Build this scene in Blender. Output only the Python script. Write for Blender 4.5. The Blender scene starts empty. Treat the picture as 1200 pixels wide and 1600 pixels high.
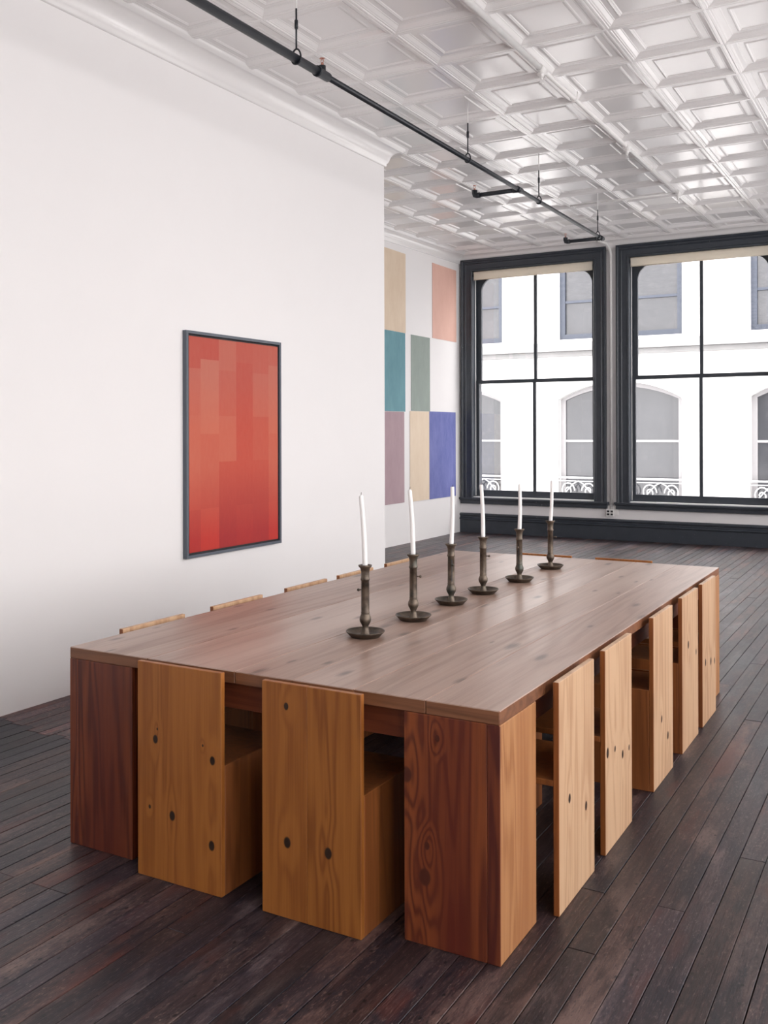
import bpy, bmesh, math, random
from mathutils import Vector, Matrix

random.seed(7)
S = bpy.context.scene
COL = S.collection
PI = math.pi

# ------------------------------------------------------------------ camera
cam_d = bpy.data.cameras.new('camera')
cam = bpy.data.objects.new('camera', cam_d)
COL.objects.link(cam)
cam_d.sensor_fit = 'VERTICAL'
cam_d.sensor_height = 36.0
cam_d.lens = 1507.24 * 36.0 / 1600.0
cam_d.shift_x = (600 - 599.68) / 1600.0
cam_d.shift_y = (671.35 - 800) / 1600.0
cam_d.clip_start = 0.05
cam_d.clip_end = 300
a, t, r = math.radians(29.4301), math.radians(0.117), math.radians(-0.1538)
X0 = Vector((math.cos(a), math.sin(a), 0)); Y0 = Vector((-math.sin(a), math.cos(a), 0)); Z0 = Vector((0, 0, 1))
F = Y0 * math.cos(t) + Z0 * math.sin(t)
U = -Y0 * math.sin(t) + Z0 * math.cos(t)
R_ = X0 * math.cos(r) + U * math.sin(r)
U = -X0 * math.sin(r) + U * math.cos(r)
m = Matrix((R_, U, -F)).transposed().to_4x4()
m.translation = Vector((1.0954, -2.6299, 1.5709))
cam.matrix_world = m
S.camera = cam

# ------------------------------------------------------------------ light: overcast daylight through the windows
W = bpy.data.worlds.new('overcast_sky'); S.world = W; W.use_nodes = True
bg = W.node_tree.nodes['Background']
bg.inputs['Color'].default_value = (1.0, 0.948, 0.935, 1)
bg.inputs['Strength'].default_value = 9.0
S.view_settings.view_transform = 'Standard'
S.view_settings.look = 'None'
S.view_settings.gamma = 1.0
S.view_settings.use_curve_mapping = False
S.view_settings.exposure = 0.0
S.cycles.max_bounces = 10
S.cycles.diffuse_bounces = 6
S.cycles.glossy_bounces = 4
S.cycles.transparent_max_bounces = 8
S.cycles.caustics_reflective = False
S.cycles.caustics_refractive = False

# room numbers (metres; the table's near corner is the origin, +Y runs to the street windows)
TW, TL, TH = 1.773, 3.408, 0.75
XL, YC = -3.38, 5.32          # face and end of the partition on the left
XR, YW = -5.289, 11.135       # recess wall, window wall
XE, YB = 3.5, -5.7            # right (window) wall, rear wall drawn close for bounce light
def zc(y): return 4.238 + 0.0142 * max(0.0, y - 5.3)   # the old ceiling rises a little to the street

FAR_WIN = [-5.257, -2.808, -0.359]             # left casing edges; the last, out of view, is added for its daylight
SIDE_WIN = [-5.4, -2.7, 0.0, 2.6, 5.3, 8.0]          # right wall, near edge of each casing (y); first two added unseen for fill
WIN_W = 2.3

def portal(loc, rot, sx, sz):
    l = bpy.data.lights.new('window_portal', 'AREA'); l.shape = 'RECTANGLE'; l.size = sx; l.size_y = sz
    l.cycles.is_portal = True
    o = bpy.data.objects.new('window_portal', l); COL.objects.link(o)
    o.location = loc; o.rotation_euler = rot
for x in FAR_WIN: portal((x + 1.15, YW + 0.36, 2.31), (-PI / 2, 0, 0), 2.0, 3.6)
for y in SIDE_WIN: portal((XE + 0.36, y + 1.15, 2.31), (PI / 2, 0, PI / 2), 2.0, 3.6)

# ------------------------------------------------------------------ node helpers
class NT:
    def __init__(s, name):
        s.m = bpy.data.materials.new(name); s.m.use_nodes = True
        s.t = s.m.node_tree; s.n = s.t.nodes; s.b = s.n['Principled BSDF']
    def node(s, ty, **kw):
        n = s.n.new(ty)
        for k, v in kw.items(): setattr(n, k, v)
        return n
    def put(s, sock, v):
        if isinstance(v, bpy.types.NodeSocket): s.t.links.new(v, sock)
        elif v is not None:
            if hasattr(sock.default_value, '__len__') and not hasattr(v, '__len__'): v = (v,) * len(sock.default_value)
            if hasattr(v, '__len__') and len(sock.default_value) == 4 and len(v) == 3: v = tuple(v) + (1,)
            sock.default_value = v
    def math(s, op, a, b=None, c=None, clamp=False):
        n = s.node('ShaderNodeMath', operation=op, use_clamp=clamp)
        s.put(n.inputs[0], a); s.put(n.inputs[1], b); s.put(n.inputs[2], c)
        return n.outputs[0]
    def vec(s, op, a, b=None):
        n = s.node('ShaderNodeVectorMath', operation=op)
        s.put(n.inputs[0], a)
        if b is not None: s.put(n.inputs[1], b)
        return n.outputs['Value'] if op in ('LENGTH', 'DISTANCE', 'DOT_PRODUCT') else n.outputs[0]
    def noise(s, v, scale=1., detail=3., rough=.55, dist=0.):
        n = s.node('ShaderNodeTexNoise'); s.put(n.inputs['Vector'], v)
        n.inputs['Scale'].default_value = scale; n.inputs['Detail'].default_value = detail
        n.inputs['Roughness'].default_value = rough; n.inputs['Distortion'].default_value = dist
        return n.outputs[0]
    def rng(s, v, a, b, c=0., d=1., smooth=False):
        n = s.node('ShaderNodeMapRange'); n.clamp = True
        if smooth: n.interpolation_type = 'SMOOTHSTEP'
        s.put(n.inputs[0], v)
        for i, q in enumerate((a, b, c, d)): s.put(n.inputs[i + 1], q)
        return n.outputs[0]
    def mix(s, f, a, b, mode='MIX'):
        n = s.node('ShaderNodeMix', data_type='RGBA', blend_type=mode)
        s.put(n.inputs[0], f); s.put(n.inputs[6], a); s.put(n.inputs[7], b)
        return n.outputs[2]
    def coord(s, which='Object'): return s.node('ShaderNodeTexCoord').outputs[which]
    def bump(s, h, strength=.2, dist=.005):
        n = s.node('ShaderNodeBump'); n.inputs['Strength'].default_value = strength
        n.inputs['Distance'].default_value = dist; s.put(n.inputs['Height'], h)
        s.t.links.new(n.outputs[0], s.b.inputs['Normal'])
    def fin(s, col=None, rough=.5, metal=0., spec=.5, coat=0.):
        s.put(s.b.inputs['Base Color'], col); s.put(s.b.inputs['Roughness'], rough)
        s.b.inputs['Metallic'].default_value = metal; s.b.inputs['Specular IOR Level'].default_value = spec
        s.b.inputs['Coat Weight'].default_value = coat
        return s.m

def plain(name, col, rough=.5, var=.06, scale=12., bump=.0, metal=0., spec=.5):
    t = NT(name); c = t.coord()
    n = t.noise(c, scale, 4)
    lo = tuple(x * (1 - var) for x in col); hi = tuple(min(1, x * (1 + var)) for x in col)
    if bump: t.bump(t.noise(c, scale * 4, 4), bump, .004)
    return t.fin(t.mix(n, lo, hi), rough, metal, spec)

def wood(name, dark, light, axis='Z', rough=.42, knots=(), two=None, freq=34., ring=.5, fine=.75, stain=None, kcol=(.022, .009, .004), spots=0., spec=.5, plane=(1, 0, 1), kamp=.075):
    """board wood: stretched growth-ring contours that bend round the knots, fine pores, optional stain blotches"""
    t = NT(name); c = t.coord()
    rnd = t.node('ShaderNodeObjectInfo').outputs['Random']
    off = t.node('ShaderNodeCombineXYZ')
    for i in range(3): t.put(off.inputs[i], t.math('MULTIPLY', rnd, (37., 19., 53.)[i]))
    p = t.vec('ADD', c, off.outputs[0])
    st = {'Z': (7., 7., .42), 'Y': (7., .42, 7.), 'X': (.42, 7., 7.)}[axis]
    fs = {'Z': (170., 170., 4.), 'Y': (170., 4., 170.), 'X': (4., 170., 170.)}[axis]
    n = t.noise(t.vec('MULTIPLY', p, st), 1., 2., .5, .3)
    mask = None; halo = None
    for (kx, kz, kr) in knots:
        ctr = {(1, 0, 1): (kx, 0, kz), (0, 1, 1): (0, kx, kz)}[plane]
        inv = {(1, 0, 1): (1 / kr, 0, .72 / kr), (0, 1, 1): (0, 1 / kr, .72 / kr)}[plane]
        d = t.vec('LENGTH', t.vec('MULTIPLY', t.vec('SUBTRACT', c, ctr), inv))
        inv2 = tuple(q * (.62 if i == 2 else 1.) for i, q in enumerate(inv))
        d2 = t.vec('LENGTH', t.vec('MULTIPLY', t.vec('SUBTRACT', c, ctr), inv2))
        mk = t.rng(d, 1.05, .7, smooth=True); hb = t.rng(d2, 4.2, .6, 0., kamp, smooth=True)
        mask = mk if mask is None else t.math('MAXIMUM', mask, mk)
        halo = hb if halo is None else t.math('ADD', halo, hb)
    if halo is not None: n = t.math('ADD', n, halo)
    rings = t.math('SINE', t.math('MULTIPLY', n, freq * 2))
    rings = t.rng(rings, -1., 1.)
    rings = t.math('POWER', rings, 1.8)
    pores = t.noise(t.vec('MULTIPLY', p, fs), 1., 3., .6)
    pores = t.rng(pores, .35, .7)
    ms = {'Z': (75., 75., 1.6), 'Y': (75., 1.6, 75.), 'X': (1.6, 75., 75.)}[axis]
    mid = t.rng(t.noise(t.vec('MULTIPLY', p, ms), 1., 4., .65), .38, .64)
    g = t.math('ADD', t.math('MULTIPLY', rings, ring), t.math('ADD', t.math('MULTIPLY', pores, fine * .4), t.math('MULTIPLY', mid, fine * .32)), clamp=True)
    g = t.math('SUBTRACT', g, fine * .16, clamp=True)
    broad = t.noise(t.vec('MULTIPLY', p, tuple(q * .35 for q in st)), 1., 3.)
    g = t.math('ADD', g, t.rng(broad, .3, .7, -.22, .25), clamp=True)
    col = t.mix(g, light, dark)
    if two:
        sx = t.node('ShaderNodeSeparateXYZ'); t.put(sx.inputs[0], c)
        col = t.mix(t.rng(sx.outputs[0], two[0] - .001, two[0] + .001), col, two[1], 'MULTIPLY')
    if stain:
        sn = t.noise(t.vec('MULTIPLY', p, tuple(q * .6 for q in st)), 1., 5., .65)
        col = t.mix(t.rng(sn, .48, .72), col, stain)
    if spots:
        v = t.node('ShaderNodeTexVoronoi', voronoi_dimensions='2D' if axis == 'Y' else '3D'); t.put(v.inputs['Vector'], t.vec('MULTIPLY', p, {'Z': (6., 6., 2.5), 'Y': (7., 2.3, 6.), 'X': (2.5, 6., 6.)}[axis]))
        v.inputs['Scale'].default_value = 1.
        s2 = t.node('ShaderNodeSeparateColor'); t.put(s2.inputs[0], v.outputs['Color'])
        dd = t.math('DIVIDE', v.outputs['Distance'], t.rng(s2.outputs[1], 0., 1., .45, 1.35))
        s1 = t.rng(t.math('ADD', dd, t.rng(pores, 0., 1., -.03, .03)), .04, .13, 1., 0.)
        s1 = t.math('MULTIPLY', s1, t.rng(s2.outputs[0], .55, .6))
        col = t.mix(t.math('MULTIPLY', s1, spots), col, tuple(q * .25 for q in dark))
    if mask is not None:
        col = t.mix(mask, col, kcol)
    t.bump(t.math('ADD', pores, rings), .06, .002)
    return t.fin(col, t.rng(broad, .2, .8, rough - .07, rough + .1), 0., spec)

# ------------------------------------------------------------------ mesh helpers
def link(name, me, parent=None, mat=None, loc=None):
    o = bpy.data.objects.new(name, me); COL.objects.link(o)
    if parent: o.parent = parent
    if mat and me is not None and not me.materials: me.materials.append(mat)
    if loc: o.location = loc
    return o

def tag(o, label=None, cat=None, group=None, kind=None):
    if label: o['label'] = label
    if cat: o['category'] = cat
    if group: o['group'] = group
    if kind: o['kind'] = kind
    return o

def empty(name, loc=(0, 0, 0), rz=0., parent=None):
    o = bpy.data.objects.new(name, None); COL.objects.link(o)
    o.location = loc; o.rotation_euler = (0, 0, rz); o.empty_display_size = .1
    if parent: o.parent = parent
    return o

class MB:
    def __init__(s): s.v = []; s.f = []; s.smooth = []
    def add(s, vs, fs, sm=False):
        b = len(s.v); s.v += [tuple(q) for q in vs]
        for f in fs: s.f.append([b + i for i in f]); s.smooth.append(sm)
        return s
    def box(s, x0, x1, y0, y1, z0, z1):
        vs = [(x, y, z) for z in (z0, z1) for y in (y0, y1) for x in (x0, x1)]
        return s.add(vs, [(0, 2, 3, 1), (4, 5, 7, 6), (0, 1, 5, 4), (1, 3, 7, 5), (3, 2, 6, 7), (2, 0, 4, 6)])
    def tube(s, path, rad, seg=12, cap=True):
        P = [Vector(q) for q in path]; n = len(P)
        rad = rad if hasattr(rad, '__len__') else [rad] * n
        T = [(P[min(i + 1, n - 1)] - P[max(i - 1, 0)]).normalized() for i in range(n)]
        up = Vector((0, 0, 1)) if abs(T[0].z) < .9 else Vector((1, 0, 0))
        N = (up - T[0] * up.dot(T[0])).normalized()
        vs = []
        for i in range(n):
            N = (N - T[i] * N.dot(T[i])).normalized(); B = T[i].cross(N)
            for k in range(seg):
                w = 2 * PI * k / seg
                vs.append(P[i] + (N * math.cos(w) + B * math.sin(w)) * rad[i])
        fs = [(i * seg + k, i * seg + (k + 1) % seg, (i + 1) * seg + (k + 1) % seg, (i + 1) * seg + k) for i in range(n - 1) for k in range(seg)]
        s.add(vs, fs, True)
        if cap:
            b = len(s.v) - n * seg
            s.f.append([b + k for k in reversed(range(seg))]); s.smooth.append(False)
            s.f.append([b + (n - 1) * seg + k for k in range(seg)]); s.smooth.append(False)
        return s
    def lathe(s, prof, seg=32, at=(0, 0, 0)):
        vs = [(at[0] + r * math.cos(2 * PI * k / seg), at[1] + r * math.sin(2 * PI * k / seg), at[2] + z) for r, z in prof for k in range(seg)]
        n = len(prof)
        fs = [(i * seg + k, i * seg + (k + 1) % seg, (i + 1) * seg + (k + 1) % seg, (i + 1) * seg + k) for i in range(n - 1) for k in range(seg)]
        return s.add(vs, fs, True)
    def mesh(s, name, bevel=0., auto=True):
        me = bpy.data.meshes.new(name); me.from_pydata(s.v, [], s.f)
        me.polygons.foreach_set('use_smooth', s.smooth)
        bm = bmesh.new(); bm.from_mesh(me)
        bmesh.ops.recalc_face_normals(bm, faces=bm.faces)
        if bevel: bmesh.ops.bevel(bm, geom=list(bm.edges), offset=bevel, segments=1, affect='EDGES')
        bm.to_mesh(me); bm.free(); me.update()
        return me

def box(name, x0, x1, y0, y1, z0, z1, mat, parent=None, bevel=.0):
    return link(name, MB().box(x0, x1, y0, y1, z0, z1).mesh(name, bevel), parent, mat)

def ring(x0, x1, z0, z1, prof, closed=True):
    """mitred rectangular sweep in the XZ plane. prof: (inset, y). closed=False leaves the bottom open (a door-style casing)"""
    b = MB(); vs = []
    for s, y in prof:
        zb = z0 + s if closed else z0
        vs += [(x0 + s, y, zb), (x0 + s, y, z1 - s), (x1 - s, y, z1 - s), (x1 - s, y, zb)]
    fs = []
    for i in range(len(prof) - 1):
        for k in range(4 if closed else 3):
            k2 = (k + 1) % 4
            fs.append((i * 4 + k, i * 4 + k2, (i + 1) * 4 + k2, (i + 1) * 4 + k))
    if not closed:
        n = len(prof); fs.append([i * 4 for i in range(n)]); fs.append([i * 4 + 3 for i in range(n)])
    return b.add(vs, fs)

# ------------------------------------------------------------------ materials
M_wall = plain('white_wall_paint', (.80, .785, .785), .62, .012, 3., .05)
M_wall2 = plain('white_trim_paint', (.80, .785, .775), .5, .02, 6., .05)
def tin():
    t = NT('glossy_white_tin'); c = t.coord('Generated')
    w = t.node('ShaderNodeNewGeometry').outputs['Position']
    n = t.noise(w, 5., 4, .6); n2 = t.noise(w, 60., 3)
    t.bump(t.math('ADD', t.math('MULTIPLY', n, .6), t.math('MULTIPLY', n2, .3)), .025, .002)
    return t.fin(t.mix(n, (.78, .765, .765), (.81, .795, .79)), t.rng(n, .3, .7, .13, .20), 0., .7)
M_tin = tin()
def slate():
    t = NT('dark_slate_paint'); w = t.node('ShaderNodeNewGeometry').outputs['Position']
    n = t.noise(w, 9., 4); ch = t.noise(w, 38., 3, .6); br = t.noise(w, 2.2, 2)
    col = t.mix(n, (.024, .030, .040), (.046, .055, .068))
    chip = t.math('MULTIPLY', t.rng(ch, .70, .74), t.rng(br, .45, .6))
    t.bump(t.noise(w, 36., 4), .08, .004)
    return t.fin(t.mix(chip, col, (.55, .53, .52)), .38)
M_slate = slate()
M_iron = plain('black_iron_pipe', (.010, .013, .019), .42, .3, 20., .05)
M_wpipe = plain('white_painted_pipe', (.74, .73, .72), .4, .03, 20.)
M_shade = plain('cream_blind_cloth', (.92, .88, .80), .8, .02, 40.)
_t = M_shade.node_tree; _tr = _t.nodes.new('ShaderNodeBsdfTranslucent'); _tr.inputs[0].default_value = (.90, .84, .74, 1)
_mx = _t.nodes.new('ShaderNodeMixShader'); _mx.inputs[0].default_value = .5
_t.links.new(_t.nodes['Principled BSDF'].outputs[0], _mx.inputs[1]); _t.links.new(_tr.outputs[0], _mx.inputs[2]); _t.links.new(_mx.outputs[0], _t.nodes['Material Output'].inputs[0])
M_copper = plain('copper_sprinkler', (.55, .26, .20), .35, .2, 40., 0, .8)
M_hole = plain('dark_socket', (.02, .02, .022), .6, .1)
M_sub = plain('dark_subfloor', (.012, .009, .008), .8, .2)
M_wax = plain('white_wax', (.86, .85, .84), .45, .02, 30.)
M_wick = plain('charred_wick', (.10, .07, .06), .9, .2)

def bronze():
    t = NT('aged_bronze'); c = t.coord()
    rnd = t.node('ShaderNodeObjectInfo').outputs['Random']
    off = t.node('ShaderNodeCombineXYZ')
    for i in range(3): t.put(off.inputs[i], t.math('MULTIPLY', rnd, 20.))
    p = t.vec('ADD', c, off.outputs[0])
    n = t.noise(p, 28., 5, .6); n2 = t.noise(p, 9., 3)
    col = t.mix(t.rng(n, .35, .65), (.055, .043, .035), (.16, .125, .095))
    col = t.mix(t.rng(n2, .58, .72, 0., .55), col, (.05, .085, .08))
    return t.fin(col, t.rng(n, .3, .7, .36, .55), .75, .5)
M_bronze = bronze()

def glass():
    t = NT('window_glass'); t.n.remove(t.b)
    tr = t.node('ShaderNodeBsdfTransparent'); tr.inputs[0].default_value = (.96, .97, .975, 1)
    gl = t.node('ShaderNodeBsdfGlossy'); gl.inputs['Roughness'].default_value = .02
    mx = t.node('ShaderNodeMixShader'); mx.inputs[0].default_value = .05
    t.t.links.new(tr.outputs[0], mx.inputs[1]); t.t.links.new(gl.outputs[0], mx.inputs[2])
    t.t.links.new(mx.outputs[0], t.n['Material Output'].inputs[0])
    return t.m
M_glass = glass()

# pine of the chairs: amber on most, paler by the side windows, their daylight partly put into the colour
AM_D, AM_L = (.22, .066, .012), (.36, .130, .026)
PA_D, PA_L = (.35, .185, .095), (.55, .355, .215)
M_amber = wood('amber_pine', AM_D, AM_L, freq=26.)
M_pale = wood('pale_pine', PA_D, PA_L, freq=26.)
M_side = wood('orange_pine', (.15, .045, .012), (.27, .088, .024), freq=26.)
M_leg = wood('red_fir', (.075, .013, .007), (.19, .045, .014), freq=34., ring=.8, stain=(.085, .012, .009))
M_legpale = wood('pale_fir', (.25, .095, .032), (.44, .215, .09), freq=40., stain=(.30, .12, .045))  # paler fir for the side boards of the right-hand legs
M_apron = wood('apron_fir', (.12, .025, .012), (.22, .06, .025), axis='X')
M_top = wood('table_top_fir', (.20, .115, .082), (.35, .235, .185), axis='Y', rough=.36, freq=22., ring=.4, stain=(.43, .32, .265), spots=.72, spec=.7)  # top paler than its edge: window sheen is put into the colour
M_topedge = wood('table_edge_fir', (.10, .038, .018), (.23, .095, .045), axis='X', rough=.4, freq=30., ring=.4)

def floor_mat():
    t = NT('old_floor_boards'); c = t.coord()
    oi = t.node('ShaderNodeObjectInfo'); rnd = oi.outputs['Random']
    off = t.node('ShaderNodeCombineXYZ')
    for i in range(3): t.put(off.inputs[i], t.math('MULTIPLY', rnd, (61., 83., 7.)[i]))
    p = t.vec('ADD', c, off.outputs[0])
    n = t.noise(t.vec('MULTIPLY', p, (11., .9, 11.)), 1., 2., .5, .4)
    rings = t.rng(t.math('SINE', t.math('MULTIPLY', n, 75.)), -1., 1.)
    pores = t.rng(t.noise(t.vec('MULTIPLY', p, (210., 6., 210.)), 1., 3., .65), .35, .68)
    base = t.mix(t.math('MULTIPLY', rings, .55), (.070, .041, .041), (.017, .012, .018))
    base = t.mix(t.math('MULTIPLY', pores, .55), base, (.010, .008, .013))
    mid = t.rng(t.noise(t.vec('MULTIPLY', p, (55., 2.2, 55.)), 1., 5., .7), .42, .60)
    base = t.mix(t.math('MULTIPLY', mid, .68), base, (.010, .008, .012))
    wear = t.noise(t.vec('MULTIPLY', c, (5.5, 1.3, 3.)), 1., 9., .72)
    base = t.mix(t.rng(wear, .50, .62, 0., .75), base, (.16, .108, .097))
    dirt = t.noise(t.vec('MULTIPLY', p, (9., 1.6, 5.)), 1., 9., .74)
    base = t.mix(t.rng(dirt, .49, .60, 0., .85), base, (.009, .010, .018))
    grit = t.noise(t.vec('MULTIPLY', p, (120., 38., 60.)), 1., 5., .75)
    base = t.mix(t.rng(grit, .56, .66, 0., .6), base, (.19, .135, .12))
    base = t.mix(t.rng(grit, .44, .36, 0., .7), base, (.006, .006, .009))
    red = t.noise(t.vec('MULTIPLY', p, (6., 1.6, 6.)), 1., 4., .6)
    base = t.mix(t.rng(red, .57, .68, 0., .6), base, (.085, .022, .016))
    v = t.node('ShaderNodeTexVoronoi', voronoi_dimensions='2D'); t.put(v.inputs['Vector'], t.vec('MULTIPLY', p, (14., 9., 1.)))
    v.inputs['Scale'].default_value = 1.
    sc = t.node('ShaderNodeSeparateColor'); t.put(sc.inputs[0], v.outputs['Color'])
    hole = t.math('MULTIPLY', t.rng(v.outputs['Distance'], .05, .085, 1., 0.), t.rng(sc.outputs[0], .66, .68))
    base = t.mix(hole, base, (.004, .004, .006))
    base = t.mix(1., base, oi.outputs['Color'], 'MULTIPLY')
    t.bump(t.math('ADD', pores, t.math('MULTIPLY', wear, .8)), .18, .003)
    return t.fin(base, t.rng(wear, .3, .7, .36, .56), 0., .5)
M_floor = floor_mat()

# ================================================================== STRUCTURE
# ---- floor: boards along Y
floor = box('floor', -5.8, XE + .4, YB - .3, YW + .3, -.12, -.024, M_sub)
tag(floor, kind='structure')
BW = .0885
rest = MB()
def board(x0, x1, y0, y1, tint=None):
    if x1 > .86 or y1 < -1.15 or (x0 < -1.5 and y1 < -.6):
        rest.box(x0, x1, y0, y1, -.024, random.uniform(-.001, 0)); return
    o = box('floor_board', x0, x1, y0, y1, -.024, random.uniform(-.0016, .0), M_floor, floor, .0012)
    k = random.uniform(.62, 1.32)
    cx, cy = (x0 + x1) / 2, (y0 + y1) / 2
    tn = tint or random.choice([(1, 1, 1), (1, .95, .95), (1.05, .92, .88), (.86, .95, 1.1), (.95, 1, 1.06)])
    o.color = (tn[0] * k, tn[1] * k, tn[2] * k, 1)
x = .134 - BW * 62
i = 0
while x < XE:
    x0, x1 = x, x + BW - random.uniform(.0022, .0042)
    lo = YC - .25 if x1 < XL + .02 else YB
    y = lo
    first = True
    while y < YW - .01:
        ln = random.uniform(2.6, 5.2)
        if first and lo == YB: ln = random.choice([2.9, 3.6, 4.6, 5.4, 6.3])
        first = False
        y2 = min(y + ln, YW)
        if YW - y2 < .9: y2 = YW
        tint = None
        if x1 < -2.62 and lo == YB:      # the patched strip beside the white wall
            if y < 0.5 < y2 or (y < .5 and y2 > -.5): y2 = random.uniform(.86, .98); tint = (.40, .55, .72)
            elif .8 < y < 1.: y2 = random.uniform(1.5, 2.6); tint = (2.6, 2.15, 2.0)
        board(x0, x1, y, y2 - .0025, tint)
        y = y2
    x += BW
o = link('floor_boards', rest.mesh('floor_boards'), floor, M_floor); o['kind'] = 'stuff'

# ---- walls
wl = box('wall_left', XR - .3, XL, YB, YC, 0, 4.6, M_wall); tag(wl, kind='structure')
wr = box('wall_recess', XR - .3, XR, YC, YW + .4, 0, 4.6, M_wall); tag(wr, kind='structure')
wb = box('wall_rear', XR - .3, XE + .4, YB - .3, YB, 0, 4.6, M_wall); tag(wb, kind='structure')
OX0, OX1, OZ0, OZ1 = .16, 2.14, .56, 4.09     # opening inside a window's casing
b = MB(); xs = XR
for wx in FAR_WIN:
    b.box(xs, wx + OX0, YW, YW + .36, 0, 4.6)
    b.box(wx + OX0, wx + OX1, YW, YW + .36, 0, OZ0); b.box(wx + OX0, wx + OX1, YW, YW + .36, OZ1, 4.6)
    xs = wx + OX1
b.box(xs, XE + .4, YW, YW + .36, 0, 4.6)
tag(link('wall_far', b.mesh('wall_far'), None, M_wall), kind='structure')
b = MB(); ys = YB
for wy in SIDE_WIN:
    b.box(XE, XE + .36, ys, wy + OX0, 0, 4.6)
    b.box(XE, XE + .36, wy + OX0, wy + OX1, 0, OZ0); b.box(XE, XE + .36, wy + OX0, wy + OX1, OZ1, 4.6)
    ys = wy + OX1
b.box(XE, XE + .36, ys, YW, 0, 4.6)
tag(link('wall_right', b.mesh('wall_right'), None, M_wall), kind='structure')

# ---- pressed tin ceiling: each panel of its own
cm = MB(); ys_ = (YB - .3, 5.3, YW + .36)
vs = [(x, y, zc(y) + dz) for y in ys_ for dz in (.075, .4) for x in (-5.6, XE + .36)]
cm.add(vs, [(0, 4, 5, 1), (4, 8, 9, 5), (2, 3, 7, 6), (6, 7, 11, 10), (0, 1, 3, 2), (8, 10, 11, 9), (0, 2, 6, 4), (4, 6, 10, 8), (1, 5, 7, 3), (5, 9, 11, 7)])
ceil = link('ceiling', cm.mesh('ceiling'), None, M_tin)
tag(ceil, kind='structure')
TS = .633
prof = [(0, .003), (.006, .0), (.018, 0), (.022, .006), (.032, .006), (.036, .010), (.044, .013), (.066, .030), (.072, .030), (.076, .034), (.112, .034), (.117, .028), (.126, .026), (.133, .030), (.137, .030), (.143, .036), (.150, .036)]
def tile_mesh():
    b = MB(); vs = []; h = TS / 2
    for s, z in prof:
        e = h - s; z *= .85; vs += [(-e, -e, z), (e, -e, z), (e, e, z), (-e, e, z)]
    fs = [(i * 4 + k, i * 4 + (k + 1) % 4, (i + 1) * 4 + (k + 1) % 4, (i + 1) * 4 + k) for i in range(len(prof) - 1) for k in range(4)]
    n = len(prof) - 1; fs.append([n * 4 + k for k in range(4)])
    return vs, fs
tv, tf = tile_mesh()
me_t = MB().add(tv, [f[::-1] for f in tf]).mesh('ceiling_panel'); me_t.materials.append(M_tin)
rest = MB()
slope = math.atan(.0142)
for ix in range(-8, 8):
    for iy in range(-21, 13):
        cx, cy = -.757 + TS * (ix + .5), 3.69 + TS * (iy + .5)
        if cx > XE or cy > YW + .1 or cy < YB: continue
        if cx < XL - .2 and cy < YC - .3: continue
        if cy > .7 and cx < .75:
            o = link('ceiling_panel', me_t, ceil); o.location = (cx, cy, zc(cy)); o.rotation_euler = (slope if cy > 5.3 else 0, 0, 0)
        else:
            rest.add([(cx + v[0], cy + v[1], zc(cy + v[1]) + v[2]) for v in tv], tf)
o = link('ceiling_panels', rest.mesh('ceiling_panels'), ceil, M_tin); o['kind'] = 'stuff'

# ---- coves
def cove(name, path, h, d, ribs=True, zb=None):
    """path: list of (x, y, nx, ny) corner points with the mitre direction; profile runs from the wall foot up to the ceiling"""
    prof = [(0, -h - .035), (.012, -h - .035), (.018, -h - .028), (.018, -h - .012), (.028, -h)]
    for k in range(1, 9):
        w = PI / 2 * k / 8
        prof.append((.028 + (d - .055) * (1 - math.cos(w)), -h + (h - .016) * math.sin(w)))
    prof += [(d - .015, -.016), (d - .015, -.006), (d, -.004), (d, .03)]
    b = MB()
    for (p0, p1) in zip(path[:-1], path[1:]):
        L = math.hypot(p1[0] - p0[0], p1[1] - p0[1])
        n = max(1, int(L / .026)) if ribs else 1
        vs = []
        for j in range(n + 1):
            f = j / n
            for q, (o_, z) in enumerate(prof):
                rip = (.007 if (j % 2) else 0.) if (ribs and 5 <= q <= 11) else 0.
                x_ = p0[0] + (p1[0] - p0[0]) * f; y_ = p0[1] + (p1[1] - p0[1]) * f
                nx = p0[2] + (p1[2] - p0[2]) * f; ny = p0[3] + (p1[3] - p0[3]) * f
                zt = zb(y_) if zb else zc(y_)
                vs.append((x_ + nx * (o_ + rip), y_ + ny * (o_ + rip), zt + z))
        m_ = len(prof)
        fs = [(j * m_ + q, j * m_ + q + 1, (j + 1) * m_ + q + 1, (j + 1) * m_ + q) for j in range(n) for q in range(m_ - 1)]
        b.add(vs, fs, True)
    o = link(name, b.mesh(name), None, M_tin); tag(o, kind='structure')
cove('trim_1', [(XL, YB, 1, 0), (XL, YC, 1, 1), (XR, YC, 1, 1)], .125, .15)
cove('trim_2', [(XR, YC, 1, 1), (XR, YW, 1, -1), (XE, YW, 0, -1)], .10, .15, False)

# ---- baseboard under the street windows
base_prof = [(0, 0), (.032, 0), (.032, .195), (.048, .205), (.048, .222), (.026, .236), (.026, .258), (.044, .268), (.044, .288), (.015, .302), (0, .302)]
b = MB(); vs = []
for x_ in (XR, XE):
    vs += [(x_, YW - d, z) for d, z in base_prof]
n = len(base_prof)
b.add(vs, [(i, i + 1, n + i + 1, n + i) for i in range(n - 1)])
o = link('baseboard_far', b.mesh('baseboard_far'), None, M_slate); tag(o, kind='structure')

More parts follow.
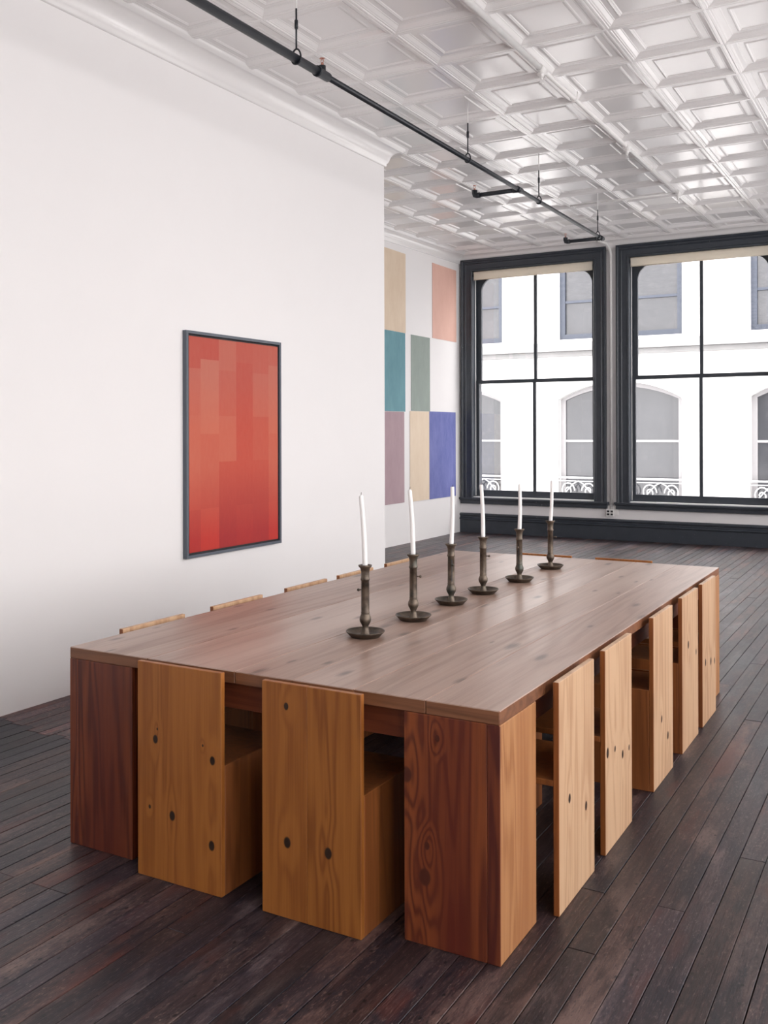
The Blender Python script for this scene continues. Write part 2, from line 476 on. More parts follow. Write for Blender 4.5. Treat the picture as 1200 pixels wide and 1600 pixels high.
# ---- windows
def window(n, loc, rz, seen=True):
    w = empty('window_%d' % n, loc, rz); tag(w, kind='structure')
    cas = [(0, 0), (0, -.055), (.022, -.060), (.034, -.050), (.040, -.036), (.060, -.034), (.072, -.042), (.084, -.034), (.150, -.030), (.158, -.040), (.178, -.040), (.186, -.030), (.186, .02)]
    link('casing', ring(0, WIN_W, .545, 4.239, cas, False).mesh('casing'), w, M_slate)
    i0, i1 = .186, WIN_W - .186
    b = MB()                                     # jamb linings and head
    b.box(i0 - .03, i0 - .002, .0, .34, .56, 4.07); b.box(i1 + .002, i1 + .03, .0, .34, .56, 4.07); b.box(i0 - .03, i1 + .03, .0, .34, 4.055, 4.09)
    link('jamb', b.mesh('jamb'), w, M_slate)
    b = MB(); b.box(i0 + .002, i0 + .008, .075, .095, .575, 4.05)
    link('sash_bead', b.mesh('sash_bead'), w, M_wpipe)
    b = MB(); b.box(-.03, WIN_W + .03, -.075, .33, .515, .545); b.box(-.012, WIN_W + .012, -.045, .0, .448, .515); b.box(-.02, WIN_W + .02, -.055, 0, .497, .515)
    link('sill', b.mesh('sill', .003), w, M_slate)
    # lower sash (inner), upper sash (outer) with rounded shoulders
    zm = 2.34
    def sash(name, y0, y1, z0, z1, stile, top, bot, arch):
        gx0, gx1, gz0, gz1 = i0 + stile, i1 - stile, z0 + bot, z1 - top
        b = MB()
        b.box(i0, gx0, y0, y1, z0, z1); b.box(gx1, i1, y0, y1, z0, z1)
        b.box(gx0, gx1, y0, y1, z0, gz0); b.box(gx0, gx1, y0, y1, gz1, z1)
        if arch:
            rr = .21
            for sgn, gx in ((1, gx0), (-1, gx1)):
                pts = [(gx, gz1)] + [(gx + sgn * rr * (1 - math.cos(w)), gz1 - rr * (1 - math.sin(w))) for w in [PI / 2 * k / 10 for k in range(11)]]
                m_ = len(pts)
                vs = [(q[0], y_, q[1]) for y_ in (y0 + .002, y1 - .002) for q in pts]
                fs = [list(range(m_)), list(range(m_, 2 * m_))] + [(i, (i + 1) % m_, m_ + (i + 1) % m_, m_ + i) for i in range(m_)]
                b.add(vs, fs)
        s_ = link(name, b.mesh(name), w, M_slate)
        cx = (gx0 + gx1) / 2
        link('mullion', MB().box(cx - .022, cx + .022, y0 + .004, y1 - .004, gz0, gz1).mesh('mullion'), s_, M_slate)
        for q0, q1 in ((gx0, cx - .022), (cx + .022, gx1)):
            link('pane', MB().box(q0, q1, (y0 + y1) / 2 - .002, (y0 + y1) / 2 + .002, gz0, gz1).mesh('pane'), s_, M_glass)
    sash('lower_sash', .10, .145, .546, zm + .027, .055, .052, .112, False)
    sash('upper_sash', .15, .195, zm - .027, 4.055, .075, .09, .05, True)
    # rolled blind
    b = MB(); b.tube([(i0 + .012, .012, 4.034), (i1 - .012, .012, 4.034)], .020, 16)
    sh = link('roller_blind', b.mesh('roller_blind'), w, M_shade)
    b = MB(); b.box(i0 + .02, i1 - .02, -.012, -.008, 3.925, 4.045); b.tube([(i0 + .02, -.01, 3.925), (i1 - .02, -.01, 3.925)], .008, 8)
    link('blind_hem', b.mesh('blind_hem'), sh, M_shade)
    b = MB()
    for q in (i0 + .001, i1 - .013): b.box(q, q + .012, -.02, .08, 3.97, 4.05)
    link('bracket', b.mesh('bracket'), sh, M_iron)
    return w
for k, wx in enumerate(FAR_WIN): window(k + 1, (wx, YW, 0), 0)
for k, wy in enumerate(SIDE_WIN): window(k + 4, (XE, wy + WIN_W, 0), -PI / 2)

# ================================================================== TABLE
tab = empty('dining_table', (-TW / 2, TL / 2, 0))
tag(tab, 'massive wooden dining table with wide plank top and boxed corner legs', 'table')
def tb(name, x0, x1, y0, y1, z0, z1, mat, parent=None, bevel=.002):
    """world box -> child of the table (local coordinates about its own centre so grain differs)"""
    c = ((x0 + x1) / 2, (y0 + y1) / 2, z0)
    me = MB().box(x0 - c[0], x1 - c[0], y0 - c[1], y1 - c[1], 0, z1 - z0).mesh(name, bevel)
    p = parent or tab
    off = Vector(p.location) + (Vector(tab.location) if parent else Vector())
    return link(name, me, p, mat, Vector(c) - off)
tops = [-TW, -1.375, -.978, -.738, -.50, -.245, 0]
for x0, x1 in zip(tops[:-1], tops[1:]):
    pk = tb('top_plank', x0 + .0008, x1 - .0008, 0, TL, .707, TH, M_top, bevel=.0025)
    pk.data.materials.append(M_topedge)
    for f in pk.data.polygons:
        if f.normal.z < .6: f.material_index = 1
LW, LD, BT = .32, .298, .042
leg_knots = [(-.150 + .02, .512, .020), (-.044 + .02, .639, .009), (-.080 + .02, .306, .010), (-.087 + .02, .209, .022)]
M_legknot = wood('red_fir_knotted', (.085, .015, .007), (.23, .060, .017), freq=34., ring=.85, stain=(.10, .015, .009), knots=leg_knots, kcol=(.07, .016, .008), kamp=.16)
for lx, ly, sx, sy in ((0, 0, -1, 1), (-TW, 0, 1, 1), (0, TL, -1, -1), (-TW, TL, 1, -1)):
    lg = empty('leg', (lx + TW / 2, ly - TL / 2, 0), 0, tab)
    near = (lx == 0 and ly == 0)
    def lb(a0, a1, b0, b1, mat):
        q = sorted((lx + sx * a0, lx + sx * a1)); w_ = sorted((ly + sy * b0, ly + sy * b1))
        return tb('leg_board', q[0], q[1], w_[0], w_[1], 0, .7065, mat, lg, .002)
    lb(BT + .0005, LW, 0, BT, M_legknot if near else M_leg)          # end-facing board
    sb = lb(0, BT, 0, LD, M_legpale if lx == 0 else M_leg)           # side-facing board, paler on the right legs, its edge faces red like the end
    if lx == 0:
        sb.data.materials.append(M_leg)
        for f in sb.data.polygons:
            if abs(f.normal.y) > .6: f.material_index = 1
    lb(LW - BT, LW, BT + .0005, LD, M_leg)
    lb(BT + .0005, LW - BT - .0005, LD - BT, LD, M_leg)
tb('apron', -TW + LW + .002, -LW - .002, .05, .085, .605, .7065, M_apron)
tb('apron', -TW + LW + .002, -LW - .002, TL - .085, TL - .05, .605, .7065, M_apron)
M_aprY = wood('apron_fir_long', (.12, .025, .012), (.22, .06, .025), axis='Y')
tb('apron', -.085, -.05, LD + .002, TL - LD - .002, .605, .7065, M_aprY)
tb('apron', -TW + .05, -TW + .085, LD + .002, TL - LD - .002, .605, .7065, M_aprY)
for yy in (1.1, 2.25):
    tb('cross_beam', -TW + .0855, -.0855, yy, yy + .04, .63, .7065, M_apron)

# ================================================================== CHAIRS
CH, CT, CD = .757, .02, .40
def chair(loc, rz, w, label, kind='solid', knots=(), pal=None, two=None, tone=None):
    e = empty('plank_chair', loc, rz)
    tag(e, label, 'chair', 'plank chairs drawn up to the table')
    D, L = pal or (AM_D, AM_L)
    mb_ = wood('pine_back', D, L, freq=26., knots=knots) if knots else (M_pale if pal else M_amber)
    h = w / 2
    def part(name, x0, x1, y0, y1, z0, z1, mat):
        return link(name, MB().box(x0, x1, y0, y1, z0, z1).mesh(name, .0016), e, mat)
    if two is not None:
        part('back_board', -h, two - .0003, 0, CT, 0, CH, mb_)
        m2 = wood('pine_back', tuple(q * .93 for q in D), tuple(q * .95 for q in L), freq=40., ring=.75, knots=knots)
        part('back_board', two + .0003, h, 0, CT, 0, CH, m2)
    else:
        part('back_panel', -h, h, 0, CT, 0, CH, mb_)
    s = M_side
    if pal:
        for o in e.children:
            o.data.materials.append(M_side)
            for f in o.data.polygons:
                if abs(f.normal.x) > .6: f.material_index = 1  # edges darker: shade of faces turned from the windows put into colour
    if kind == 'solid':
        for sg in (-1, 1):
            q = sorted((sg * h, sg * (h - CT)))
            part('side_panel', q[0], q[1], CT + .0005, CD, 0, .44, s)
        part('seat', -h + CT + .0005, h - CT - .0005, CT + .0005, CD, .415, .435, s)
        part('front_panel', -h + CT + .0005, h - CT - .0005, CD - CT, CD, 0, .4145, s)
    else:
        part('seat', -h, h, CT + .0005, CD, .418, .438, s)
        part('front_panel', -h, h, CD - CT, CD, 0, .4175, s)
    return e
FY = -.066
chair((-1.173, FY, 0), 0, .378, 'amber pine plank chair at the table end, with five scattered dark knots on its back', knots=[(-.105, .49, .0125), (-.096, .527, .004), (.151, .456, .0125), (.109, .501, .004), (-.132, .248, .006), (-.028, .235, .014), (.147, .167, .014)])
chair((-.622, FY - .004, 0), 0, .378, 'amber pine plank chair beside the near knotty table leg, its back of two boards', knots=[(-.092, .684, .010), (-.089, .245, .015), (.068, .243, .015)], two=-.012)
pal = (PA_D, PA_L)
kn = {0: [(-.084, .349, .0105), (.093, .265, .0105)], 1: [(-.153, .372, .013), (-.056, .36, .008), (.049, .309, .011), (.142, .309, .008)],
      2: [(-.035, .281, .011), (.082, .176, .012)], 3: [(-.047, .506, .013), (.135, .435, .01)], 4: [(-.101, .329, .013), (.042, .306, .014), (.147, .288, .012)]}
rl = ['pale pine plank chair nearest the viewer on the long right side, two small knots',
      'pale pine plank chair on the right side with four knots in a row',
      'pale pine plank chair in the middle of the five along the right side',
      'pale pine plank chair fourth from the front along the right side',
      'pale pine plank chair farthest along the right side, beside the far leg']
for i, (y0, y1, kind) in enumerate([(.364, .742, 'open'), (.877, 1.243, 'open'), (1.597, 1.96, 'solid'), (2.16, 2.53, 'solid'), (2.64, 3.005, 'solid')]):
    chair((.053, (y0 + y1) / 2, 0), PI / 2, y1 - y0, rl[i], kind, [(p_, q_, r_ * 1.25) for p_, q_, r_ in kn[i]], pal)
ll = ['nearest of the five pine chairs along the white wall, only its top edge showing',
      'second pine chair along the white wall, counted from the front left table corner',
      'middle pine chair of the five whose tops show along the white wall',
      'fourth pine chair along the white wall, its top edge behind the first candlestick',
      'farthest pine chair on the left side, past the end of the white wall']
for i, yc in enumerate([.505, 1.085, 1.68, 2.19, 2.74]):
    chair((-1.826, yc, 0), -PI / 2, .385, ll[i], 'solid', pal=((.36, .17, .06), (.55, .31, .14)))
chair((-1.12, 3.462, 0), PI, .378, 'pine chair at the far table end, its top edge behind the last two candlesticks')
chair((-.592, 3.462, 0), PI, .362, 'pine chair at the far table end, right of all the candlesticks')

# ================================================================== CANDLESTICKS AND CANDLES
stick_prof = [(0, .004), (.046, .002), (.052, 0), (.058, .001), (.074, .018), (.0775, .022), (.0765, .0245), (.072, .021), (.055, .009), (.022, .008), (.019, .012), (.0165, .022), (.013, .034), (.0125, .042), (.016, .050),
              (.0215, .060), (.0235, .069), (.0225, .078), (.0185, .087), (.0165, .093), (.0178, .096), (.0165, .100), (.0162, .225), (.0185, .227), (.0190, .231), (.0180, .235), (.0168, .238), (.0170, .262), (.020, .274), (.027, .282), (.0275, .287), (.024, .288), (.0135, .284), (.0125, .262), (0, .262)]
me_stick = MB().lathe(stick_prof, 40).mesh('stem'); me_stick.materials.append(M_bronze)
bk = MB(); bk.tube([(.0155, 0, .19), (.0275, 0, .19)], .0028, 8); bk.lathe([(0, -.006), (.005, -.004), (.0062, 0), (.005, .004), (0, .006)], 12, (.031, 0, .19))
me_knob = bk.mesh('slide_knob'); me_knob.materials.append(M_bronze)
me_slot = MB().box(.0145, .0166, -.002, .002, .110, .212).mesh('slot'); me_slot.materials.append(M_hole)
me_well = MB().lathe([(.074, .0185), (.0785, .0225), (.078, .025), (.0735, .0225)], 40).mesh('rim'); me_well.materials.append(M_bronze)
CS = [(-.87, .699, -2.1, .272, (-.016, 0)), (-.86, 1.094, .35, .274, (-.014, .0)), (-.884, 1.527, -.9, .262, (.007, 0)), (-.871, 1.876, .25, .256, (-.008, 0)), (-.852, 2.326, -1.5, .238, (.003, 0)), (-.871, 2.876, .3, .232, (.010, 0))]
sl = ['bronze candlestick nearest the viewer on the table, at the front of the row',
      'second bronze candlestick from the front of the row, with a side knob facing right',
      'third bronze candlestick from the front, in the middle of the row',
      'fourth bronze candlestick from the front, greenish stem with a knob facing right',
      'fifth bronze candlestick from the front, second last in the row',
      'farthest bronze candlestick, at the window end of the row']
cl = ['white taper candle in the nearest candlestick, leaning left against the white wall',
      'white taper candle in the second candlestick, leaning left before the painted colour panels',
      'white taper candle in the third candlestick, in front of the blue panel',
      'white taper candle in the fourth candlestick, in front of the window casing',
      'white taper candle in the fifth candlestick, under the left window',
      'white taper candle in the farthest candlestick at the end of the row']
for i, (cx, cy, rz, ln, lean) in enumerate(CS):
    e = empty('candlestick', (cx, cy, TH), rz); tag(e, sl[i], 'candlestick', 'row of bronze candlesticks')
    link('stem', me_stick, e); link('slide_knob', me_knob, e); link('slot', me_slot, e); link('rim', me_well, e)
    c = empty('candle', (cx, cy, TH + .2625)); tag(c, cl[i], 'candle', 'white taper candles')
    lean_v = Vector((math.cos(a) * lean[0], math.sin(a) * lean[0], 0))
    n = 8; pts = []; rad = []
    for k in range(n + 1):
        f = k / n
        bow = math.sin(f * PI) * .003
        pts.append((lean_v.x * f + bow, lean_v.y * f + bow * .4, (ln + .0255) * f)); rad.append(.0108 - .0018 * f)
    tip = Vector(pts[-1]); pts.append(tuple(tip + Vector((0, 0, .007)))); rad.append(.005 if i not in (2, 3) else .0085)
    link('wax', MB().tube(pts, rad, 20).mesh('wax'), c, M_wax)
    tip = Vector(pts[-1])
    link('wick', MB().tube([tip - Vector((0, 0, .002)), tip + Vector((.0005, 0, .006)), tip + Vector((.002, 0, .011))], .0012, 6).mesh('wick'), c, M_wick)

# ================================================================== PICTURE ON THE LEFT WALL (generic red blocks)
def red_canvas():
    t = NT('red_canvas'); c = t.coord()
    sx = t.node('ShaderNodeSeparateXYZ'); t.put(sx.inputs[0], c)
    br = t.node('ShaderNodeTexBrick'); br.offset = .37; br.squash = 1.6; br.squash_frequency = 2
    m_ = t.node('ShaderNodeCombineXYZ'); t.put(m_.inputs[0], sx.outputs[2]); t.put(m_.inputs[1], sx.outputs[1])
    t.put(br.inputs['Vector'], m_.outputs[0])
    br.inputs['Color1'].default_value = (0, 0, 0, 1); br.inputs['Color2'].default_value = (1, 1, 1, 1); br.inputs['Mortar'].default_value = (.5, .5, .5, 1)
    br.inputs['Scale'].default_value = 1.; br.inputs['Mortar Size'].default_value = 0.; br.inputs['Brick Width'].default_value = .33; br.inputs['Row Height'].default_value = .2
    h = t.rng(sx.outputs[2], .0, 1.5)
    n = t.noise(t.vec('MULTIPLY', c, (1, 40., 12.)), 1., 4., .6)
    v = t.math('ADD', t.math('MULTIPLY', br.outputs['Color'], .8), t.math('MULTIPLY', n, .35), clamp=True)
    lowc = t.mix(v, (.28, .005, .010), (.50, .022, .010))
    midc = t.mix(v, (.46, .035, .014), (.52, .120, .065))
    topc = t.mix(v, (.42, .040, .022), (.47, .130, .085))
    col = t.mix(t.rng(h, .08, .42), lowc, midc)
    col = t.mix(t.rng(h, .6, .85), col, topc)
    return t.fin(col, .6)
pic = empty('framed_painting', (XL, 3.040, .697))
tag(pic, 'tall red abstract painting in a slim slate grey frame on white wall', 'painting')
def yz(mesh): # ring() is built in XZ: turn it to face +X
    for v in mesh.vertices: v.co = Vector((-v.co.y, v.co.x, v.co.z))
    mesh.update(); return mesh
PW, PH = 1.117, 1.578
M_frame = plain('slate_grey_frame', (.085, .10, .125), .42, .08, 20.)
fr = ring(-PW / 2, PW / 2, 0, PH, [(0, -.001), (0, -.034), (.002, -.036), (.020, -.036), (.022, -.034), (.022, -.004)]).mesh('frame')
link('frame', yz(fr), pic, M_frame)
link('backing', MB().box(.001, .004, -PW / 2 + .015, PW / 2 - .015, .015, PH - .015).mesh('backing'), pic, M_hole)
link('canvas', MB().box(.0045, .026, -PW / 2 + .036, PW / 2 - .036, .036, PH - .036).mesh('canvas', .001), pic, red_canvas())

# ================================================================== COLOUR PANELS ON THE RECESS WALL
def pigment(name, c0, c1, grad=False):
    t = NT(name); c = t.coord()
    n = t.noise(t.vec('MULTIPLY', c, (1, 5., 2.2)), 1., 6., .65); n2 = t.noise(t.vec('MULTIPLY', c, (1, 40., 6.)), 1., 3.)
    return t.fin(t.mix(t.math('ADD', t.math('MULTIPLY', n, .75), t.math('MULTIPLY', n2, .25)), c0, c1), .75)
PAN = [('tan', 8.70, 9.31, 2.952, 4.062, (.58, .43, .30), (.80, .69, .55), 'tall tan colour panel painted at the top of the recess wall'),
       ('pink', 10.15, 10.98, 2.955, 4.068, (.60, .33, .26), (.78, .52, .44), 'salmon pink colour panel high on the recess wall by the window'),
       ('teal', 8.66, 9.295, 1.850, 2.949, (.06, .18, .22), (.20, .40, .45), 'teal colour panel on the recess wall beside the partition edge'),
       ('sage', 9.47, 10.065, 1.866, 2.947, (.20, .24, .22), (.34, .40, .36), 'grey sage colour panel in the centre of the recess wall'),
       ('mauve', 8.645, 9.26, .58, 1.845, (.30, .20, .23), (.50, .37, .40), 'mauve colour panel low on the recess wall by the partition edge'),
       ('beige', 9.43, 10.036, .576, 1.862, (.62, .48, .34), (.80, .69, .56), 'pale beige colour panel low on the recess wall behind a candle'),
       ('blue', 10.045, 10.945, .574, 1.866, (.015, .035, .22), (.26, .28, .58), 'deep blue colour panel low on the recess wall next to the window')]
for nm, y0, y1, z0, z1, c0, c1, lab in PAN:
    o = link('painted_panel', MB().box(0, .004, -(y1 - y0) / 2, (y1 - y0) / 2, 0, z1 - z0).mesh('painted_panel'), None, pigment(nm + '_pigment', c0, c1), (XR + .002, (y0 + y1) / 2, z0))
    tag(o, lab, 'wall panel', 'colour panels on the recess wall')

# ================================================================== PIPES
XP, ZP = -2.171, 3.79
pipe = empty('sprinkler_pipe', (XP, 5.0, ZP)); tag(pipe, 'black iron sprinkler pipe slung below the white ceiling on rod hangers', 'pipe')
def pp(name, b, parent=pipe, mat=M_iron):
    o = link(name, b.mesh(name), parent, mat)
    w = Vector(pipe.location)
    for v in o.data.vertices: v.co -= w
    return o
pp('main_pipe', MB().tube([(XP, -5.9, ZP), (XP, 2.36, ZP)], .027, 16))
pp('main_pipe', MB().tube([(XP, 2.43, ZP), (XP, 8.30, ZP)], .0195, 16))
def head(x, y, z, up=1, mat=M_copper):
    b = MB(); s_ = up
    b.lathe([(.0, 0), (.009, 0), (.009, s_ * .018), (.006, s_ * .022), (0, s_ * .022)], 10, (x, y, z))
    b.tube([(x - .006, y, z + s_ * .02), (x - .010, y, z + s_ * .032), (x - .003, y, z + s_ * .045)], .0022, 6)
    b.tube([(x + .006, y, z + s_ * .02), (x + .010, y, z + s_ * .032), (x + .003, y, z + s_ * .045)], .0022, 6)
    b.lathe([(0, s_ * .044), (.016, s_ * .046), (.017, s_ * .048), (0, s_ * .049)], 12, (x, y, z))
    return b
b = MB(); b.tube([(XP, 2.33, ZP), (XP, 2.35, ZP), (XP, 2.351, ZP), (XP, 2.44, ZP), (XP, 2.441, ZP), (XP, 2.46, ZP)], [.034, .034, .030, .030, .029, .029], 16)
b.tube([(XP, 2.395, ZP), (XP, 2.395, ZP + .052)], .022, 14)
tee = pp('tee_fitting', b); pp('sprinkler_head', head(XP, 2.395, ZP + .05), tee, M_copper)
for y, xe in ((5.70, -2.615), (8.27, -2.60)):
    b = MB(); b.tube([(XP, y - .05, ZP), (XP, y + .05, ZP)], .027, 16); b.tube([(XP, y, ZP), (XP - .06, y, ZP)], .025, 14)
    pp('tee_fitting', b)
    br = pp('branch_pipe', MB().tube([(XP - .04, y, ZP), (xe + .02, y, ZP)], .0205, 14))
    b = MB(); b.tube([(xe + .055, y, ZP), (xe + .02, y, ZP), (xe + .004, y, ZP + .004), (xe, y, ZP + .02), (xe, y, ZP + .05)], .0255, 14)
    el = pp('elbow', b); pp('sprinkler_head', head(xe, y, ZP + .048), el, M_copper)
for y in (2.113, 4.569, 6.221, 8.128):
    rp = .027 if y < 2.3 else .0195
    b = MB()
    ang = [(-.5 * PI + 2 * PI * k / 20) for k in range(21)]
    b.tube([(XP + (rp + .004) * math.cos(w) * 1.05, y, ZP + (rp + .004) * math.sin(w) + (.028 * max(0, math.sin(w)))) for w in ang], .0055, 8, False)
    b.tube([(XP, y, ZP + rp + .028), (XP, y, 4.09)], .0058, 8); b.tube([(XP, y, 3.97), (XP, y, 4.02)], .011, 8)
    h_ = pp('hanger', b)
    pp('hanger_rod', MB().tube([(XP, y, 4.09), (XP, y, zc(y) + .02)], .005, 8), h_, M_wpipe)

XQ = -1.335
wp = empty('ceiling_pipe', (XQ, 5.0, 4.17)); tag(wp, 'white painted sprinkler pipe fixed close under the tin ceiling', 'pipe')
def wpp(name, b, parent=wp):
    o = link(name, b.mesh(name), parent, M_wpipe)
    w = Vector(wp.location)
    for v in o.data.vertices: v.co -= w
    return o
def zq(y): return zc(y) - .045
wpp('main_pipe', MB().tube([(XQ, YB + .02, zq(YB)), (XQ, 4.0, zq(4))], .022, 14))
wpp('main_pipe', MB().tube([(XQ, 4.0, zq(4)), (XQ, 8.42, zq(8.42))], .017, 14))
wpp('branch_pipe', MB().tube([(XQ, 8.40, zq(8.4)), (-2.585, 8.40, zq(8.4))], .011, 12))
for y in (4.02, 6.30, 8.40):
    b = MB(); b.tube([(XQ, y - .05, zq(y)), (XQ, y + .05, zq(y))], .027, 14); b.tube([(XQ, y, zq(y)), (XQ, y, zq(y) - .06)], .016, 12)
    b.lathe([(.0, -.030), (.035, -.032), (.036, -.035), (0, -.037)], 16, (XQ, y, zq(y)))
    f_ = wpp('tee_fitting', b)
    wpp('sprinkler_head', head(XQ, y, zq(y) - .055, -1), f_)
for y in (2.2, 4.75, 7.2):
    wpp('strap', MB().tube([(XQ - .03, y, zc(y) + .01), (XQ - .026, y, zq(y)), (XQ, y, zq(y) - .024), (XQ + .026, y, zq(y)), (XQ + .03, y, zc(y) + .01)], .005, 8))

# conduit and outlet between the windows
con = empty('wall_conduit', (-2.885, YW, .42)); tag(con, 'white cable conduit running down the wall between the two windows', 'conduit')
xc = -2.885
pts = [(xc, YW - .022, .45), (xc, YW - .022, 4.10)] + [(xc - .02 * k / 6, YW - .022 - .20 * (1 - math.cos(PI / 2 * k / 6)), 4.10 + .15 * math.sin(PI / 2 * k / 6)) for k in range(1, 7)] + [(xc - .05, 10.70, zc(10.7) - .06)]
o = link('tube', MB().tube(pts, .020, 14).mesh('tube'), con, M_wpipe)
for v in o.data.vertices: v.co -= Vector(con.location)
for z in (1.2, 2.4, 3.6):
    link('clip', MB().box(-.032, .032, -.026, -.0005, z - .42, z - .405).mesh('clip', .002), con, M_wpipe)
out = empty('power_outlet', (-2.900, YW, .30)); tag(out, 'white four-socket power outlet box at the foot of the conduit', 'outlet')
b = MB(); prof_o = [(-.095, .06), (-.095, .125), (-.045, .185), (.075, .185), (.105, .145), (.105, .06)]
m_ = len(prof_o); vs = [(x_, y_, z_) for y_ in (-.014, -.0005) for x_, z_ in prof_o]
b.add(vs, [list(range(m_)), list(range(m_, 2 * m_))] + [(i, (i + 1) % m_, m_ + (i + 1) % m_, m_ + i) for i in range(m_)])
link('back_plate', b.mesh('back_plate'), out, M_wall2)
link('socket_box', MB().box(-.055, .055, -.058, -.0145, .04, .145).mesh('socket_box', .004), out, M_wpipe)
for sx in (-1, 1):
    for z in (.070, .113):
        link('socket', MB().box(sx * .026 - .017, sx * .026 + .017, -.0605, -.0575, z - .014, z + .014).mesh('socket', .002), out, M_hole)

# ================================================================== OUTSIDE: building across the street
M_fac = plain('white_painted_facade', (.55, .545, .54), .7, .05, .8, .1)
M_led = plain('stone_ledge', (.19, .19, .19), .8, .25, 2., .2)
M_blue = plain('blue_grey_sash', (.022, .030, .048), .5, .1)
M_palef = plain('pale_sash', (.22, .215, .22), .5, .1)
M_rail = plain('white_iron_railing', (.45, .45, .455), .5, .05)
def fglass():
    t = NT('dark_facade_glass'); c = t.coord()
    n = t.noise(t.vec('MULTIPLY', c, (1.1, 1, .35)), 1., 5., .6); n2 = t.noise(c, 9., 4, .7)
    col = t.mix(n, (.010, .012, .016), (.050, .052, .058)); col = t.mix(t.rng(n2, .5, .75, 0., .3), col, (.09, .09, .095))
    t.bump(n, .05, .05)
    return t.fin(col, .12, 0., .5)
M_fg = fglass()
YF = 20.0
C0, PER, FW = -5.285, 4.43, 2.95
st = box('street', -60, 60, YW + .4, 60, -5.2, -5.0, plain('street_asphalt', (.12, .12, .125), .9)); tag(st, kind='structure')
fac = empty('facing_building', (C0, YF, -5.0)); tag(fac, 'pale building across the street with arched windows seen through the panes', 'building')
FL = Vector(fac.location)
def fp(name, b, mat, parent=None):
    o = link(name, b.mesh(name), parent or fac, mat)
    for v in o.data.vertices: v.co -= FL
    return o
rows = [(-.35, 2.34, 2.74, True), (3.80, 6.1, 6.1, False)]     # sill, spring, apex, arched
ks = range(-3, 3)
def arc(x0, x1, zs, za, n=14):
    h = za - zs; w_ = (x1 - x0) / 2; R = (w_ * w_ + h * h) / (2 * h); cx = (x0 + x1) / 2
    out_ = []
    for k in range(n + 1):
        x_ = x0 + (x1 - x0) * k / n
        out_.append((x_, zs + math.sqrt(max(0, R * R - (x_ - cx) ** 2)) - (R - h)))
    return out_
b = MB()
xa, xb = C0 + PER * ks[0] - PER / 2, C0 + PER * ks[-1] + PER / 2
b.box(xa - 6, xb + 8, YF, YF + .5, -5, rows[0][0]); b.box(xa - 6, xa, YF, YF + .5, rows[0][0], 9); b.box(xb, xb + 8, YF, YF + .5, rows[0][0], 9)
b.box(xa, xb, YF, YF + .5, rows[1][1], 9)
b.box(xa, xb, YF, YF + .5, 3.0, rows[1][0])
for k in ks:
    c_ = C0 + PER * k; x0, x1 = c_ - FW / 2, c_ + FW / 2
    for q0, q1 in ((c_ - PER / 2, x0), (x1, c_ + PER / 2)):
        b.box(q0, q1, YF, YF + .5, rows[0][0], 3.0); b.box(q0, q1, YF, YF + .5, rows[1][0], rows[1][1])
    ar = arc(x0, x1, rows[0][1], rows[0][2])
    for p0, p1 in zip(ar[:-1], ar[1:]):
        vs = [(p0[0], y_, p0[1]) for y_ in (YF, YF + .5)] + [(p1[0], y_, p1[1]) for y_ in (YF, YF + .5)] + [(p0[0], YF, 3.0), (p1[0], YF, 3.0)]
        b.add(vs, [(0, 1, 3, 2), (0, 2, 5, 4)])
fp('wall', b, M_fac)
fp('ledge', MB().box(xa - 6, xb + 8, YF - .28, YF, 3.50, 3.70), M_led)
fp('ledge', MB().box(xa - 6, xb + 8, YF - .12, YF, 3.38, 3.495), M_led)
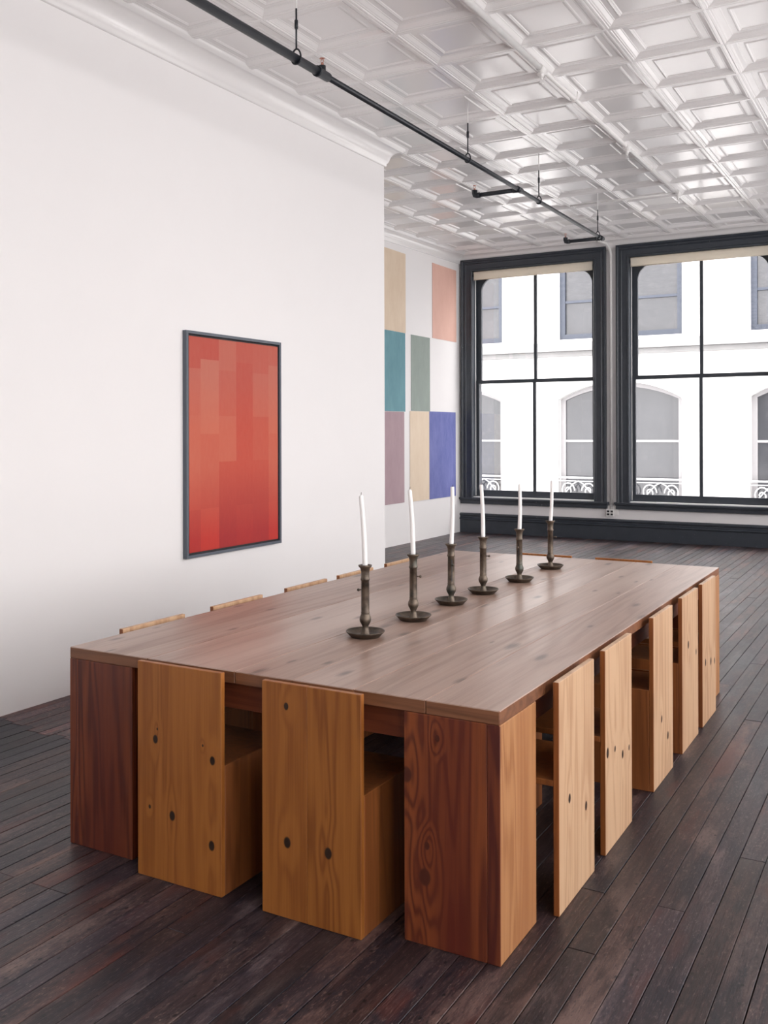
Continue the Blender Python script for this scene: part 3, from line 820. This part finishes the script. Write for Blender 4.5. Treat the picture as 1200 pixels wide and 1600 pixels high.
for k in ks:
    c_ = C0 + PER * k; x0, x1 = c_ - FW / 2, c_ + FW / 2
    # architrave, sash, panes of the arched lower window
    ar = arc(x0, x1, rows[0][1], rows[0][2]); ao = arc(x0 - .13, x1 + .13, rows[0][1] + .06, rows[0][2] + .13)
    path_i = [(x0, rows[0][0])] + ar + [(x1, rows[0][0])]; path_o = [(x0 - .13, rows[0][0])] + ao + [(x1 + .13, rows[0][0])]
    def band(pi, po, y0, y1):
        b = MB(); n_ = len(pi); vs = []
        for (p, q) in zip(pi, po): vs += [(p[0], y0, p[1]), (q[0], y0, q[1]), (p[0], y1, p[1]), (q[0], y1, q[1])]
        fs = []
        for i in range(n_ - 1):
            s0, s1 = i * 4, i * 4 + 4
            fs += [(s0, s0 + 1, s1 + 1, s1), (s0, s1, s1 + 2, s0 + 2), (s0 + 1, s0 + 3, s1 + 3, s1 + 1)]
        return b.add(vs, fs)
    ai = arc(x0 + .12, x1 - .12, rows[0][1] - .02, rows[0][2] - .11)
    path_s = [(x0 + .12, rows[0][0])] + ai + [(x1 - .12, rows[0][0])]
    win = fp('arched_window', band(path_s, path_i, YF + .16, YF + .28), M_palef)
    fp('architrave', band(path_i, path_o, YF - .06, YF + .02), M_fac, win).location = (0, 0, 0)
    b = MB(); b.box(x0 + .1, x1 - .1, YF + .17, YF + .24, 1.31, 1.355); fp('meeting_rail', b, M_rail, win)
    fp('mullion', MB().box(c_ - .04, c_ + .04, YF + .17, YF + .24, rows[0][0], rows[0][2] - .1), M_palef, win)
    for q0, q1 in ((x0 + .05, c_ - .03), (c_ + .03, x1 - .05)):
        for z0, z1 in ((rows[0][0], 1.32), (1.34, rows[0][2] - .05)):
            # the arch itself hides the pane's square top corners
            if z1 > 2:
                cut = [p for p in arc(x0 + .05, x1 - .05, rows[0][1] - .01, rows[0][2] - .06, 28) if q0 - .001 <= p[0] <= q1 + .001]
                vs = [(cut[0][0], YF + .21, z0)] + [(p[0], YF + .21, p[1]) for p in cut] + [(cut[-1][0], YF + .21, z0)]
                fp('pane', MB().add(vs, [list(range(len(vs)))]), M_fg, win)
            else: fp('pane', MB().box(q0, q1, YF + .205, YF + .215, z0, z1), M_fg, win)
    # upper window
    z0, z1 = rows[1][0], rows[1][1]
    win = fp('upper_window', ring(x0, x1, z0, z1, [(0, YF + .16), (0, YF + .1), (.13, YF + .1), (.13, YF + .2)]), M_blue)
    fp('meeting_rail', MB().box(x0 + .12, x1 - .12, YF + .12, YF + .18, 4.69, 4.75), M_blue, win)
    fp('mullion', MB().box(c_ - .05, c_ + .05, YF + .11, YF + .18, z0 + .1, z1 - .1), M_blue, win)
    for q0, q1 in ((x0 + .1, c_), (c_, x1 - .1)):
        for w0, w1 in ((z0 + .1, 4.72), (4.72, z1 - .1)):
            fp('pane', MB().box(q0, q1, YF + .17, YF + .175, w0, w1), M_fg, win)
    # iron guard with scrolls
    g = MB(); zt, zb_ = .47, -.28; yr = YF - .03
    g.box(x0, x1, yr - .02, yr + .02, zt - .04, zt); g.box(x0, x1, yr - .012, yr + .012, zt - .115, zt - .095); g.box(x0, x1, yr - .02, yr + .02, zb_, zb_ + .03)
    rl_ = fp('balcony_guard', g, M_rail)
    nsc = 6; ws = (x1 - x0) / nsc
    for j in range(nsc):
        sg = 1 if j % 2 == 0 else -1; xm = x0 + ws * (j + .5)
        g = MB()
        sp = []
        for q in range(34):
            th = q / 33 * 3.2 * PI; rr = .20 * (1 - q / 33 * .82)
            sp.append((xm + sg * (rr * math.cos(th) * .9 - .02), yr, .13 + rr * math.sin(th) * 1.05))
        g.tube(sp, .016, 6)
        sp = []
        for q in range(26):
            th = PI + q / 25 * 2.6 * PI; rr = .15 * (1 - q / 25 * .8)
            sp.append((xm - sg * (rr * math.cos(th) * .9 - .10), yr, -.12 + rr * math.sin(th)))
        g.tube(sp, .014, 6)
        g.tube([(xm - sg * ws * .5, yr, zb_ + .02), (xm - sg * ws * .2, yr, .05), (xm + sg * ws * .25, yr, .30), (xm + sg * ws * .5, yr, zt - .10)], .014, 6)
        fp('scroll', g, M_rail, rl_)
